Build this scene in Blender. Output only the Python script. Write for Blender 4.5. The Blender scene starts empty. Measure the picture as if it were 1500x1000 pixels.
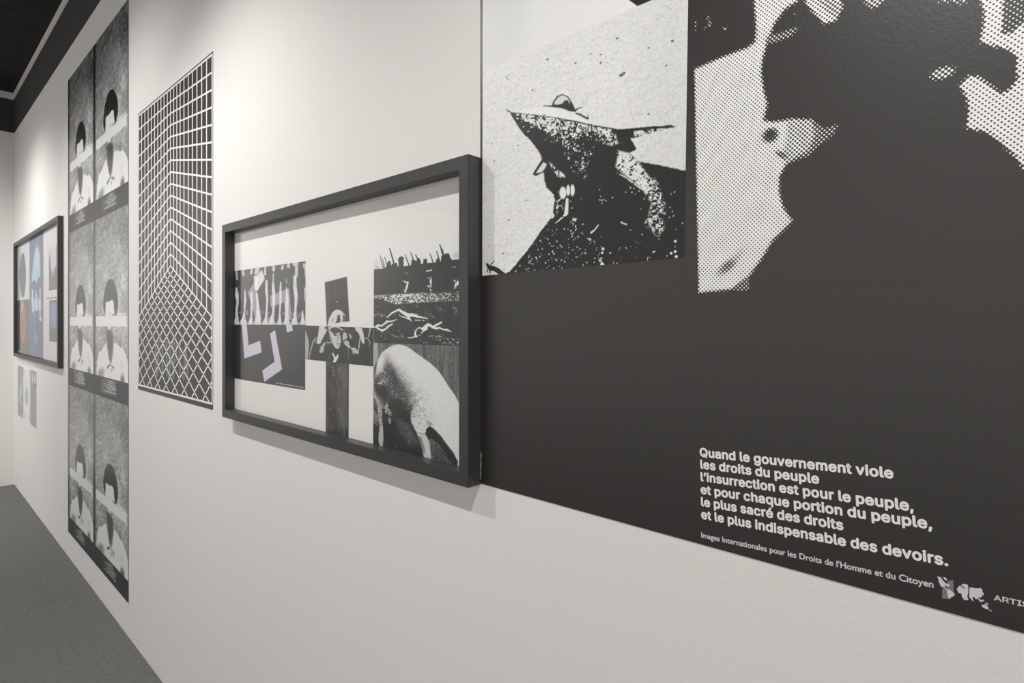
import bpy, bmesh, math
import numpy as np

# ------------------------------------------------------------------ camera, sky, lamps, exposure
FPX, CXP, HYP, DIST, EYE, VPX = 815.0, 750.0, 470.0, 0.765, 1.53, -158.0
ANG = math.atan2(CXP - VPX, FPX)
FX, FY = -math.cos(ANG), math.sin(ANG)        # view direction on plan
RX, RY = FY, -FX                              # right direction on plan

sc = bpy.context.scene
cam_d = bpy.data.cameras.new('camera'); cam = bpy.data.objects.new('camera', cam_d)
sc.collection.objects.link(cam); sc.camera = cam
cam.location = (0, -DIST, EYE)
cam.rotation_euler = (math.pi / 2, 0, math.atan2(-FX, FY))
cam_d.sensor_width = 36.0; cam_d.lens = 36.0 * FPX / 1500.0
cam_d.shift_y = (HYP - 500.0) / 1500.0
cam_d.clip_start = 0.02

world = bpy.data.worlds.new('room_light'); sc.world = world; world.use_nodes = True
bg = world.node_tree.nodes['Background']
bg.inputs[0].default_value = (1.0, 0.965, 0.915, 1); bg.inputs[1].default_value = .93

def lamp(x, y, z, tx, tz, watts, spot=130, blend=1.0, rad=0.022, ty=0.0):
    d = bpy.data.lights.new('track_and_fill_spot', 'SPOT'); d.energy = watts; d.spot_size = math.radians(spot)
    d.spot_blend = blend; d.shadow_soft_size = rad; d.color = (1.0, 0.98, 0.955)
    o = bpy.data.objects.new('track_and_fill_spot', d); sc.collection.objects.link(o)
    o.location = (x, y, z)
    v = np.array([tx - x, ty - y, tz - z], float)
    from mathutils import Vector
    o.rotation_euler = Vector(v).to_track_quat('-Z', 'Y').to_euler()
    return o
lamp(0.05, -1.0, 2.93, 0.05, .30, 78, 134)
lamp(-1.93, -1.0, 2.93, -1.85, .10, 84, 126)
lamp(-2.95, -1.0, 2.95, -3.25, 1.15, 44, 140)
lamp(-4.10, -1.0, 2.95, -4.25, .90, 40, 132)
lamp(-5.65, -1.0, 2.95, -5.75, 1.15, 62, 142)
lamp(-5.7, -1.9, 3.0, -6.95, 1.5, 170, 150, ty=-1.9)  # added fill spot, unseen, brightens the back wall; not an observed track lamp
lamp(-5.7, -3.8, 3.0, -6.95, 1.5, 170, 150, ty=-3.8)  # second added fill for the back wall, further from the long wall

sc.view_settings.view_transform = 'Standard'; sc.view_settings.look = 'None'
sc.view_settings.gamma = 1; sc.view_settings.use_curve_mapping = False
sc.view_settings.exposure = 0.0

# ------------------------------------------------------------------ geometry of the wall plane
def wallp(u, v, off=0.0):
    """point of the vertical plane y = -off seen at photo position (u, v) -> x, z"""
    t = (u - CXP) / FPX; w = (HYP - v) / FPX
    s = (DIST - off) / (FY + RY * t)
    return s * (FX + RX * t), EYE + s * w
def projp(x, z, off=0.0):
    dy = DIST - off
    d = x * FX + dy * FY
    d = np.maximum(d, 1e-3)
    return CXP + FPX * (x * RX + dy * RY) / d, HYP - FPX * (z - EYE) / d

# ------------------------------------------------------------------ helpers
def link(name, me, mat=None, parent=None, loc=None):
    o = bpy.data.objects.new(name, me); sc.collection.objects.link(o)
    if mat is not None: me.materials.append(mat)
    if parent is not None: o.parent = parent
    if loc is not None: o.location = loc
    return o
def tag(o, label=None, cat=None, group=None, kind=None):
    if label: o['label'] = label
    if cat: o['category'] = cat
    if group: o['group'] = group
    if kind: o['kind'] = kind
    return o
def empty(name, loc):
    o = bpy.data.objects.new(name, None); sc.collection.objects.link(o); o.location = loc
    o.empty_display_size = 0.1
    return o
class MB:
    def __init__(s): s.v = []; s.f = []
    def box(s, a, b):
        n = len(s.v); x0, y0, z0 = a; x1, y1, z1 = b
        s.v += [(x0,y0,z0),(x1,y0,z0),(x1,y1,z0),(x0,y1,z0),(x0,y0,z1),(x1,y0,z1),(x1,y1,z1),(x0,y1,z1)]
        s.f += [tuple(n+i for i in q) for q in ((3,2,1,0),(4,5,6,7),(0,1,5,4),(1,2,6,5),(2,3,7,6),(3,0,4,7))]
        return s
    def poly(s, pts, y):
        n = len(s.v); s.v += [(p[0], y, p[1]) for p in pts]; s.f.append(tuple(range(n, n + len(pts)))); return s
    def build(s, name, mat, parent=None, origin=(0,0,0), bevel=0, loc=None):
        me = bpy.data.meshes.new(name)
        ox, oy, oz = origin
        me.from_pydata([(x-ox, y-oy, z-oz) for x, y, z in s.v], [], s.f)
        bm = bmesh.new(); bm.from_mesh(me); bmesh.ops.recalc_face_normals(bm, faces=bm.faces)
        if bevel: bmesh.ops.bevel(bm, geom=list(bm.edges), offset=bevel, segments=2, affect='EDGES', clamp_overlap=True)
        if all(abs(f.normal.y) > .999 for f in bm.faces):
            for f in bm.faces:
                if f.normal.y > 0: f.normal_flip()
        bm.to_mesh(me); bm.free()
        return link(name, me, mat, parent, loc)

# ------------------------------------------------------------------ materials
def s2l(c): 
    c = np.asarray(c, float) / 255.0
    return np.where(c <= .04045, c / 12.92, ((c + .055) / 1.055) ** 2.4)
def ink(c):            # printed tone -> reflectance
    return np.clip((s2l(c) - 0.024) / 0.90, 0.012, 0.86)
def mat_base(name):
    m = bpy.data.materials.new(name); m.use_nodes = True
    nt = m.node_tree; return m, nt, nt.nodes['Principled BSDF']
def add_bump(nt, b, scale, strength, dist=0.002, detail=3.0):
    tc = nt.nodes.new('ShaderNodeTexCoord'); n = nt.nodes.new('ShaderNodeTexNoise')
    n.inputs['Scale'].default_value = scale; n.inputs['Detail'].default_value = detail
    bp = nt.nodes.new('ShaderNodeBump'); bp.inputs['Strength'].default_value = strength; bp.inputs['Distance'].default_value = dist
    nt.links.new(tc.outputs['Object'], n.inputs['Vector']); nt.links.new(n.outputs['Fac'], bp.inputs['Height'])
    nt.links.new(bp.outputs['Normal'], b.inputs['Normal']); return tc, n
def plain(name, rgb, rough=.5, bump=None, vary=None, spec=.5, lin=False):
    m, nt, b = mat_base(name)
    c = rgb if lin else tuple(s2l(rgb)); b.inputs['Base Color'].default_value = (*c, 1)
    b.inputs['Roughness'].default_value = rough; b.inputs['Specular IOR Level'].default_value = spec
    if bump: add_bump(nt, b, *bump)
    if vary:
        sc_, amt = vary
        tc = nt.nodes.new('ShaderNodeTexCoord'); n = nt.nodes.new('ShaderNodeTexNoise'); n.inputs['Scale'].default_value = sc_
        n.inputs['Detail'].default_value = 5
        mx = nt.nodes.new('ShaderNodeMix'); mx.data_type = 'RGBA'
        mx.inputs[6].default_value = (*[k*(1-amt) for k in c], 1); mx.inputs[7].default_value = (*[k*(1+amt) for k in c], 1)
        nt.links.new(tc.outputs['Object'], n.inputs['Vector']); nt.links.new(n.outputs['Fac'], mx.inputs[0]); nt.links.new(mx.outputs[2], b.inputs['Base Color'])
    return m
M = {}
M['wall'] = plain('wall_paint', (.79,.785,.766), .75, (170, .26, .0012), lin=True, spec=.25)
M['band'] = plain('dark_band_paint', (.062,.058,.060), .8, (200,.2,.001), lin=True, spec=.2)
M['ceiling'] = plain('ceiling_paint', (.026,.024,.026), .9, (60,.3,.002), (9,.35), lin=True, spec=.15)
M['cornice'] = plain('cornice_paint', (.72,.70,.67), .6, lin=True)
M['floor'] = plain('grey_floor', (.158,.157,.152), .8, (420,.5,.002), (48,.34), lin=True, spec=.2)
M['black_sheet'] = plain('black_print', tuple(ink((56,54,53))), .42, (260,.22,.0008), lin=True, spec=.8)
M['white_ink'] = plain('white_print', tuple(ink((230,228,224))), .5, lin=True)
M['lilac_ink'] = plain('lilac_print', tuple(ink((206,204,209))), .5, lin=True)
M['grey_ink'] = plain('grey_print', tuple(ink((126,122,126))), .5, lin=True)
M['paper'] = plain('white_paper', (.84,.83,.81), .6, lin=True, spec=.3)
M['frame'] = plain('black_stained_wood', (.038,.037,.038), .42, (90,.3,.001), lin=True, spec=.6)
M['dark_sheet'] = plain('charcoal_print', tuple(ink((64,62,66))), .42, (260,.12,.0006), lin=True)
def print_mat(name='printed_paper', rough=.45):
    m, nt, b = mat_base(name)
    a = nt.nodes.new('ShaderNodeAttribute'); a.attribute_name = 'ink'
    nt.links.new(a.outputs['Color'], b.inputs['Base Color'])
    b.inputs['Roughness'].default_value = rough
    add_bump(nt, b, 260, .12, .0007)
    return m
M['print'] = print_mat()
M['print_gloss'] = print_mat('glossy_printed_paper', .27)
def halftone_mat():
    m, nt, b = mat_base('halftone_print'); N = nt.nodes.new; L = nt.links.new
    tc = N('ShaderNodeTexCoord'); mp = N('ShaderNodeMapping'); mp.inputs['Rotation'].default_value = (0, math.radians(-3.4), 0)
    L(tc.outputs['Object'], mp.inputs['Vector'])
    sp = N('ShaderNodeSeparateXYZ'); L(mp.outputs['Vector'], sp.inputs[0])
    def math_(op, a, c=None):
        n = N('ShaderNodeMath'); n.operation = op
        for i, q in enumerate((a, c)):
            if q is None: continue
            if isinstance(q, (int, float)): n.inputs[i].default_value = q
            else: L(q, n.inputs[i])
        return n.outputs[0]
    P = 2 * math.pi / 0.00548
    cx = math_('COSINE', math_('MULTIPLY', sp.outputs['X'], P)); cz = math_('COSINE', math_('MULTIPLY', sp.outputs['Z'], P))
    c = math_('ADD', math_('MULTIPLY', math_('MULTIPLY', cx, cz), .5), .5)
    a = N('ShaderNodeAttribute'); a.attribute_name = 'ink'
    d = math_('SUBTRACT', a.outputs['Fac'], c)
    mr = N('ShaderNodeMapRange'); mr.interpolation_type = 'SMOOTHSTEP'
    mr.inputs['From Min'].default_value = .01; mr.inputs['From Max'].default_value = .13
    L(d, mr.inputs['Value'])
    mx = N('ShaderNodeMix'); mx.data_type = 'RGBA'
    mx.inputs[6].default_value = (*ink((56,54,53)), 1); mx.inputs[7].default_value = (*ink((234,232,228)), 1)
    L(mr.outputs['Result'], mx.inputs[0]); L(mx.outputs[2], b.inputs['Base Color'])
    b.inputs['Roughness'].default_value = .42; b.inputs['Specular IOR Level'].default_value = .8
    add_bump(nt, b, 260, .22, .0008)
    return m
M['halftone'] = halftone_mat()
def glass_mat():
    m = bpy.data.materials.new('picture_glass'); m.use_nodes = True; nt = m.node_tree; nt.nodes.clear(); N = nt.nodes.new
    o = N('ShaderNodeOutputMaterial'); t = N('ShaderNodeBsdfTransparent'); g = N('ShaderNodeBsdfGlossy'); g.inputs['Roughness'].default_value = .02
    lw = N('ShaderNodeLayerWeight'); lw.inputs['Blend'].default_value = .5; x = N('ShaderNodeMixShader')
    pw_ = N('ShaderNodeMath'); pw_.operation = 'POWER'; pw_.inputs[1].default_value = 5.0; nt.links.new(lw.outputs['Facing'], pw_.inputs[0])
    f = N('ShaderNodeMath'); f.operation = 'MULTIPLY_ADD'; f.inputs[1].default_value = .48; f.inputs[2].default_value = .022; nt.links.new(pw_.outputs[0], f.inputs[0])
    nt.links.new(f.outputs[0], x.inputs[0]); nt.links.new(t.outputs[0], x.inputs[1]); nt.links.new(g.outputs[0], x.inputs[2]); nt.links.new(x.outputs[0], o.inputs[0])
    return m
M['glass'] = glass_mat()

# ------------------------------------------------------------------ printing: tones laid on a fine grid of points
def hsh(ix, iy, seed):
    n = (ix.astype(np.int64) * 374761393 + iy.astype(np.int64) * 668265263 + seed * 974711) & 0x7fffffff
    n = ((n ^ (n >> 13)) * 1274126177) & 0x7fffffff
    return ((n ^ (n >> 16)) & 0xffff) / 65535.0
def vnoise(x, y, seed=0):
    ix = np.floor(x); iy = np.floor(y); fx = x - ix; fy = y - iy
    fx = fx*fx*(3-2*fx); fy = fy*fy*(3-2*fy)
    a = hsh(ix, iy, seed); b = hsh(ix+1, iy, seed); c = hsh(ix, iy+1, seed); d = hsh(ix+1, iy+1, seed)
    return (a*(1-fx)+b*fx)*(1-fy) + (c*(1-fx)+d*fx)*fy
def fbm(x, y, seed=0, o=3):
    r = 0; a = .5; t = 0
    for k in range(o): r = r + a*vnoise(x*2**k, y*2**k, seed+k*17); t += a; a *= .5
    return r / t
def sstep(a, b, x):
    t = np.clip((x-a)/(b-a), 0, 1); return t*t*(3-2*t)
class Paint:
    def __init__(s, U, V, base=(128,128,128)):
        s.U = U; s.V = V; s.C = np.empty((len(U), 3)); s.C[:] = s._c(base)
    @staticmethod
    def _c(c): return np.array((c,c,c) if np.isscalar(c) else c, float)
    def sd(s, pts):                       # signed distance, inside positive
        p = np.asarray(pts, float); U, V = s.U, s.V
        d2 = np.full(len(U), 1e18); ins = np.zeros(len(U), bool)
        for i in range(len(p)):
            a = p[i-1]; b = p[i]; e = b-a; L2 = e@e
            if L2 < 1e-12: continue
            t = np.clip(((U-a[0])*e[0]+(V-a[1])*e[1])/L2, 0, 1)
            d2 = np.minimum(d2, (U-a[0]-t*e[0])**2+(V-a[1]-t*e[1])**2)
            c = (a[1] > V) != (b[1] > V)
            with np.errstate(divide='ignore', invalid='ignore'):
                xi = (b[0]-a[0])*(V-a[1])/(b[1]-a[1])+a[0]
            ins ^= c & (U < xi)
        d = np.sqrt(d2); return np.where(ins, d, -d)
    def mpoly(s, pts, soft=.5): return sstep(-soft, soft, s.sd(pts))
    def mline(s, pts, w, soft=.4):        # polyline, widths per point
        p = np.asarray(pts, float); w = np.broadcast_to(np.asarray(w, float), (len(p),))
        best = np.full(len(s.U), -1e9)
        for i in range(1, len(p)):
            a = p[i-1]; b = p[i]; e = b-a; L2 = max(e@e, 1e-9)
            t = np.clip(((s.U-a[0])*e[0]+(s.V-a[1])*e[1])/L2, 0, 1)
            d = np.hypot(s.U-a[0]-t*e[0], s.V-a[1]-t*e[1])
            best = np.maximum(best, .5*(w[i-1]*(1-t)+w[i]*t)-d)
        return sstep(-soft, soft, best)
    def mell(s, cx, cy, rx, ry, rot=0, soft=.15):
        c, q = math.cos(rot), math.sin(rot); x = s.U-cx; y = s.V-cy
        r = np.hypot((x*c+y*q)/rx, (-x*q+y*c)/ry)
        return 1-sstep(1-soft, 1+soft, r)
    def put(s, m, col, a=1.0):
        m = (m*a)[:, None]; s.C = s.C*(1-m)+s._c(col)*m; return s
    def add(s, m, d): s.C = s.C+(m*d)[:, None]; return s
    def grain(s, size, seed=0, aspect=1.0): return vnoise(s.U/size, s.V/size/aspect, seed)
def sf(base, sc_):                        # crop coordinates -> photo coordinates
    return lambda *pts: [(base[0]+x/sc_, base[1]+y/sc_) for x, y in pts]

def grid_mesh(name, quad, off, nu, nv, paint, mat, parent, origin, raw=False, warp=None, gain=1.0, lo=60):
    """quad: TL, TR, BR, BL as x,z on the plane y=-off; paint(U,V)->Paint"""
    TL, TR, BR, BL = [np.array(q, float) for q in quad]
    a = np.linspace(0, 1, nu+1)[None, :, None]; b = np.linspace(0, 1, nv+1)[:, None, None]
    P = ((TL*(1-a)+TR*a)*(1-b)+(BL*(1-a)+BR*a)*b).reshape(-1, 2)
    U, V = projp(P[:, 0] if warp is None else P[:, 0]+warp[0], P[:, 1] if warp is None else P[:, 1]+warp[1], off)
    pt = paint(U, V)
    C = np.clip((pt.C-60)*gain+lo, 0, 255)
    C = C/255.0 if raw else ink(C)
    n = len(P); co = np.empty((n, 3)); co[:, 0] = P[:, 0]-origin[0]; co[:, 1] = -off-origin[1]; co[:, 2] = P[:, 1]-origin[2]
    i = np.arange(nv)[:, None]*(nu+1)+np.arange(nu)[None, :]
    F = np.stack([i+nu+1, i+nu+2, i+1, i], -1).reshape(-1, 4)
    me = bpy.data.meshes.new(name)
    me.vertices.add(n); me.vertices.foreach_set('co', co.ravel())
    me.loops.add(F.size); me.loops.foreach_set('vertex_index', F.ravel().astype(np.int32))
    me.polygons.add(len(F)); me.polygons.foreach_set('loop_start', np.arange(0, F.size, 4, dtype=np.int32))
    me.update(calc_edges=True)
    at = me.attributes.new('ink', 'FLOAT_COLOR', 'POINT')
    at.data.foreach_set('color', np.concatenate([C, np.ones((n, 1))], 1).astype(np.float32).ravel())
    return link(name, me, mat, parent)
def quad_px(pts, off): return [wallp(u, v, off) for u, v in pts]

# ------------------------------------------------------------------ lettering
try: SANS = bpy.data.fonts.load(bpy.utils.resource_path('LOCAL') + '/datafiles/fonts/Inter.woff2')
except Exception: SANS = None
_tx = {}
def text_mesh(s, font, space=1.0):
    k = (s, font is None, space)
    if k in _tx: return _tx[k]
    c = bpy.data.curves.new('t', 'FONT'); c.body = s; c.size = 1; c.resolution_u = 4; c.space_character = space; c.space_word = .90 if font else 1.0
    if font: c.font = font
    o = bpy.data.objects.new('t', c); sc.collection.objects.link(o)
    bpy.context.view_layer.update()
    me = o.evaluated_get(bpy.context.evaluated_depsgraph_get()).to_mesh()
    v = np.array([q.co[:2] for q in me.vertices]); f = [tuple(p.vertices) for p in me.polygons]
    bpy.data.objects.remove(o); bpy.data.curves.remove(c)
    _tx[k] = (v, f); return v, f
def lettering(name, s, a, b, size, bold, off, mat, parent, origin, font=SANS, space=1.0, upright=False):
    """one line of print from wall point a to wall point b (baseline ends), cap size in metres"""
    v, f = text_mesh(s, font, space)
    hl = text_mesh('l', font)[0]; hl = hl[:, 1].max()-hl[:, 1].min(); bold = bold*.75/(1+1.5*bold)/1.0; k_ = size*(1-2*bold)/hl
    a = np.array(a); b = np.array(b); d = b-a; L = np.hypot(*d); ex = d/L; ez = np.array([-ex[1], ex[0]])
    if upright: ez = np.array([0.0, 1.0])
    x0, x1 = v[:, 0].min(), v[:, 0].max(); kx = (L-2*bold*size)/(x1-x0)
    X = (v[:, 0]-x0)*kx+bold*size; Z = v[:, 1]*k_+bold*size
    V = []; F = []
    shifts = [(0, 0)]+[(math.cos(t)*bold*size, math.sin(t)*bold*size) for t in np.arange(8)*math.pi/4] if bold else [(0, 0)]
    for k, (sx, sz) in enumerate(shifts):
        n = len(V)
        P = a[None]+(X+sx)[:, None]*ex[None]+(Z+sz)[:, None]*ez[None]
        V += [(p[0]-origin[0], -off-k*1e-5-origin[1], p[1]-origin[2]) for p in P]
        F += [tuple(n+i for i in q) for q in f]
    me = bpy.data.meshes.new(name); me.from_pydata(V, [], F)
    return link(name, me, mat, parent)

# ------------------------------------------------------------------ the room
XB = -6.955
def struct(name, mb, mat): return tag(mb.build(name, mat), kind='structure')
struct('wall_right', MB().box((XB-.2, 0, 0), (2.6, .2, 3.66)), M['wall'])
struct('wall_back', MB().box((XB-.2, -6.0, 0), (XB, 0, 3.66)), M['wall'])
struct('floor', MB().box((XB-.2, -6.0, -.1), (2.6, .2, 0)), M['floor'])
struct('ceiling', MB().box((XB-.2, -6.0, 3.66), (2.6, .2, 3.8)), M['ceiling'])
struct('trim_1', MB().box((XB, -.004, 3.29), (2.6, 0, 3.598)), M['band'])
struct('trim_2', MB().box((XB, -6.0, 3.29), (XB+.004, -.004, 3.598)), M['band'])
struct('trim_3', MB().box((XB, -.009, 3.598), (2.6, 0, 3.66)), M['cornice'])
struct('trim_4', MB().box((XB, -6.0, 3.598), (XB+.009, -.009, 3.66)), M['cornice'])

# ------------------------------------------------------------------ large black poster
SH = .0012                       # thickness of a pasted sheet
PX0, PX1, PZ0, PZ1 = -.7685, .80, 1.2145, 3.05
org = (PX0, 0, PZ0)
big = empty('wall_poster', org)
tag(big, 'huge black wall poster with a fighter plane, a halftone face and white French text', 'poster')
MB().box((PX0, -SH, PZ0), (PX1, 0, PZ1)).build('sheet', M['black_sheet'], big, org)

def paint_plane(U, V):
    p = Paint(U, V, 216)
    g = p.grain(1.7, 3); g2 = fbm(U/9, V/9, 5); g3 = p.grain(1.2, 8)
    p.add((g-.5)*(.6+1.0*g2), 16)
    # paler, smoother sky above the diagonal
    sky = p.mpoly([(690,-1500),(1030,-1500),(1030,-40),(960,-8),(934,9),(820,58),(706,105),(690,110)], 3)
    p.put(sky, 221, .8); p.put(sky*p.mell(725,40,45,90,0,.6), 205, .7)
    p.add(sstep(.55,.9,fbm(U/3.5, V/1.8, 12))*(1-sky), -22)
    # fine screen to the right
    lines = .5+.5*np.sin((U*.72+V*.95)*2.2)
    p.add(lines*sstep(870,1000,U)*(1-sky), -22)
    for (x, y, r) in ((843,92,1.1),(880,92,1.2),(865,79,.9),(910,110,2.0),(976,96,1.1),(985,60,1.5),(904,56,1.3),(802,87,1.2),(745,110,.7),(914,107,1.6),(880,80,1),(950,70,1),(745,322,1),(737,371,1),(721,210,.8),(759,213,.9),(780,132,1),(724,236,.8),(770,293,.8),(950,167,1.1)):
        p.put(p.mell(x, y, r*1.5, r, -.4, .4), 60, .85)
    p.put(p.mline([(741,112),(745,117)], .9), 60)
    A = sf((700,120),5.556); B = sf((850,120),5.553); C = sf((700,270),6.667); D = sf((850,270),6.667)
    p.put(p.mpoly([(921,-60),(921.2,0),(933.7,9),(955,0),(1012,-24),(1012,-60)], .6), 58)
    # everything dark below the plane
    dark = [(730,403),(742,400),(746.5,398),(772,367.5),(790,342),(805,321.7),(812.5,317),(810,310.5),(811.7,301.5),(813,292.5),(811,285.6),(800.8,273),(797,262),(798,249.6),(794.5,229.8),(790,222.6),(779,208),(770,197),(761,185),(754,174),(748,164.5),
            (760,166),(783,167),(800,168),(815,171),(837,176),(860,181),(880,185),(897,188),(904,189.5),(929,187.5),(958,184.8),(983,183.2),(990.5,185.3),(976,188.4),(958,193.8),(940,199),(923.8,203.2),(932.8,219),(922,223.5),(936.4,236.5),(965,241.6),(1006,250.5),(1030,252),(1030,430),(700,430)]
    rag = (p.grain(2.2, 21)-.5)*2.6
    p.put(sstep(-.7, .7, p.sd(dark)+rag*.55), 56)
    # pale upper fuselage
    p.put(p.mpoly(A((300,240),(480,203),(610,208),(700,232),(800,275),(900,330),(900,345),(780,312),(640,290),(460,265)), .7), 221)
    # stippled body
    body = p.mpoly(A((290,255),(460,268),(640,295),(900,350),(1000,380),(1080,410),(1060,470),(960,520),(920,620),(880,700),(890,790),(830,780),(760,720),(720,610),(640,500),(560,480),(480,440),(400,400),(330,330)), 1.5)
    t = p.grain(1.55, 31)*.6+p.grain(3.4, 32)*.4
    up = sstep(0, 46, V-(164+(U-748)*.155)-2)     # 0 at top edge -> 1 lower
    dens = .43+.26*up
    dens = dens+.25*p.mpoly(A((270,250),(330,330),(420,420),(520,520),(620,520),(540,400),(400,330),(330,280)), 5)
    dens = dens+.22*p.mell(866,205,18,14,0,.6)+.15*p.mell(820,196,7,5,-.4,.5)
    p.put(body*sstep(-.05,.05,t-dens), 214)
    p.put(p.mpoly(A((480,500),(560,540),(640,520),(700,600),(750,680),(760,730),(800,790),(900,800),(900,960),(640,920),(560,860),(540,760),(520,620)), 2), 56)
    p.put(p.mline(A((650,290),(680,320),(740,315),(800,320),(890,345)), [1.4,2,1.6,1,1.4], .5), 58)
    p.put(p.mline(B((0,328),(60,345),(150,365),(260,378),(300,390)), [1,1.2,1.3,1.5,2], .5), 58)
    p.put(p.mell(783,168,1.2,.8), 60); p.put(p.mell(797,168.3,1.4,.9), 60)
    p.put(p.mell(824,178,1.6,1), 60); p.put(p.mline([(742,161),(746,163)], 1.6), 58)
    # nose edge
    p.put(p.mline([(747,163.5),(754,174),(762,186),(771,197.5)], [1.5,3,4,4.5], .7), 58)
    # stippled flank and intake on the right
    fl = p.mpoly(B((305,555),(400,578),(470,640),(510,700),(560,770),(640,855),(680,960),(700,1080),(640,1060),(560,960),(510,880),(420,800),(340,740),(285,690),(300,620)), 2.2)
    p.put(fl*sstep(-.05,.05,t-(.34+.22*sstep(930,975,U))), 214)
    fl2 = p.mpoly(D((650,-60),(740,-60),(790,60),(800,190),(770,200),(700,190),(680,120),(650,60)), 2.2)
    p.put(fl2*sstep(-.05,.05,t-.52), 214)
    fl3 = p.mpoly(D((690,200),(750,260),(820,370),(820,420),(800,490),(770,540),(720,480),(690,430),(615,400),(660,320),(675,240)), 2.2)
    p.put(fl3*sstep(-.05,.05,t-.54), 214)
    fl4 = p.mpoly(B((100,350),(250,385),(290,430),(300,480),(340,490),(250,520),(180,500),(240,450),(120,400)), 2)
    p.put(fl4*sstep(-.05,.05,t-.46), 212)
    p.put(p.mpoly(B((430,400),(520,390),(640,378),(700,375),(600,412),(500,440),(440,440)), 1)*sstep(-.05,.05,t-.50), 212)
    p.put(p.mline(B((300,740),(360,770),(430,820),(480,860),(540,885)), [1,2,2,1.5,2.5])*sstep(.3,.4,p.grain(2,41)), 214)
    # canopy
    p.put(p.mpoly(A((600,200),(612,160),(645,115),(690,97),(735,118),(765,165),(785,205),(800,245),(740,236),(690,215)), .7), 60)
    p.put(p.mpoly(A((618,182),(625,160),(655,122),(692,105),(728,125),(750,160),(745,180),(735,150),(705,150),(690,175),(650,185)), .8)*sstep(.2,.35,p.grain(1.6,51)+.25), 205)
    p.put(p.mline(A((530,194),(600,197),(650,205)), [.6,2.4,2]), 60)
    p.put(p.mline(A((795,232),(815,215),(850,207)), [2.4,1.6,.6]), 60)
    p.put(p.mline(A((800,255),(840,270),(890,298)), [2.2,2.4,2.6]), 60); p.put(p.mline(B((0,262),(30,285),(62,298),(62,268)), [2.2,2.2,2.4,.8]), 60)
    # left fin
    p.put(p.mpoly(A((445,750),(522,628),(575,640),(575,690),(545,730),(470,765)), .6), 60)
    p.put(p.mpoly(A((470,742),(532,652),(562,668),(545,705),(520,735)), .7), 208)
    p.put(p.mpoly(A((580,650),(640,700),(700,750),(715,775),(690,782),(650,770),(600,700)), 1.4)*sstep(.45,.55,t), 214)
    # undercarriage
    for (x, y, rx, ry) in ((824.5,282.3,5,9),(832.3,278.7,2.8,8),(838.5,278.5,3.3,8.6)): p.put(p.mell(x, y, rx, ry, 0, .22), 218)
    p.put(p.mline([(835.4,274),(835.2,284)], .9), 60)
    p.put(p.mpoly(C((862,130),(885,140),(885,215),(882,290),(862,310),(838,308),(848,240),(855,180)), .7), 216)
    p.put(p.mline(C((845,300),(800,345),(755,380)), [2.6,2.2,.8])*sstep(.25,.35,p.grain(1.8,61)), 212)
    # scattered white specks
    rng = np.random.RandomState(4)
    sp = list(D((190,150),(210,155),(230,148),(250,160),(212,185),(200,118),(490,32),(525,40),(570,25),(600,42),(575,65),(505,78),(540,95),(445,75),(625,140),(315,128),(188,50),(885,95),(920,75),(830,185),(805,245),(875,225),(900,265),(870,322),(910,308),(1000,380),(935,440),(928,608),(728,655),(605,490),(490,445),(72,527),(100,540),(140,558),(140,722),(358,772),(847,697),(590,240),(22,388)))
    sp += list(C((790,75),(1010,140),(905,165),(920,230),(1025,390),(845,432),(880,437),(955,415),(960,435),(915,480),(920,510),(935,540),(685,535),(610,548),(770,440),(700,575),(720,600),(735,603),(805,595),(820,610),(590,637),(630,628),(970,610),(1000,630),(850,665),(890,618),(730,650),(745,680),(695,682),(720,715),(760,730),(770,742),(815,740),(850,757),(800,800),(740,820),(500,690),(498,710),(530,725),(515,745),(540,778),(555,835),(525,855),(370,848),(410,795),(490,850),(960,710),(605,705)))
    for (x, y) in sp: p.put(p.mell(x, y, .6+.5*rng.rand(), .6+.5*rng.rand(), 0, .4), 210)
    tr = p.mpoly(C((870,320),(970,330),(965,440),(930,540),(910,500),(880,380)), 2); p.put(tr*sstep(.66,.72,t), 210)
    tr = p.mpoly(C((750,120),(840,140),(830,260),(770,290),(760,200)), 2); p.put(tr*sstep(.60,.66,t), 210)
    tr = p.mpoly([(800,330),(960,360),(985,402),(750,402),(790,352)], 6); p.put(tr*sstep(.80,.83,t), 205)
    p.put(p.mpoly(D((185,808),(200,765),(215,755),(235,780),(252,803)), .6), 216)
    for (x, y, r) in ((222,628,13),(215,668,11),(195,745,12),(205,720,8),(928,555,13),(927,655,13),(937,705,14),(888,672,12)):
        q = D((x, y))[0]; p.put(p.mell(q[0], q[1], r/6.667*1.1, r/6.667, 0, .3), 216)
    p.put(p.mline(D((108,470),(140,445),(175,398)), [3,1.8,1.6]), 212); p.put(p.mline(D((400,370),(425,382),(450,390)), [2.2,1.5,2]), 212)
    # small dark craft in the lower left corner
    p.put(p.mpoly(C((78,780),(88,765),(104,775),(112,792),(150,795),(200,815),(255,860),(285,880),(270,900),(230,900),(190,870),(150,842),(125,845),(122,868),(110,865),(112,835),(102,825),(96,858),(86,855),(95,818)), .5), 58)
    p.put(p.mline(C((122,790),(140,768),(160,745)), [1,1.6,.8]), 60)
    # dark edge of the sheet along the left
    return p
q = quad_px([(708,0),(1010,0),(1005,248),(706.5,403.5)], SH)
x_l = q[0][0]-.0005; zt = wallp(1010,-24,SH)[1]
zb = wallp(706.5,403.8,SH)[1]; xr_b = wallp(1002.5,405,SH)[0]; xr_t = wallp(1010.6,-24,SH)[0]
grid_mesh('plane_photograph', [(x_l-.0005, 2.40), (xr_t+.004, 2.40), (xr_b, zb+.004), (x_l-.002, zb)], SH+.0003, 430, 760, paint_plane, M['print'], big, org, gain=1.07, lo=57)

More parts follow.
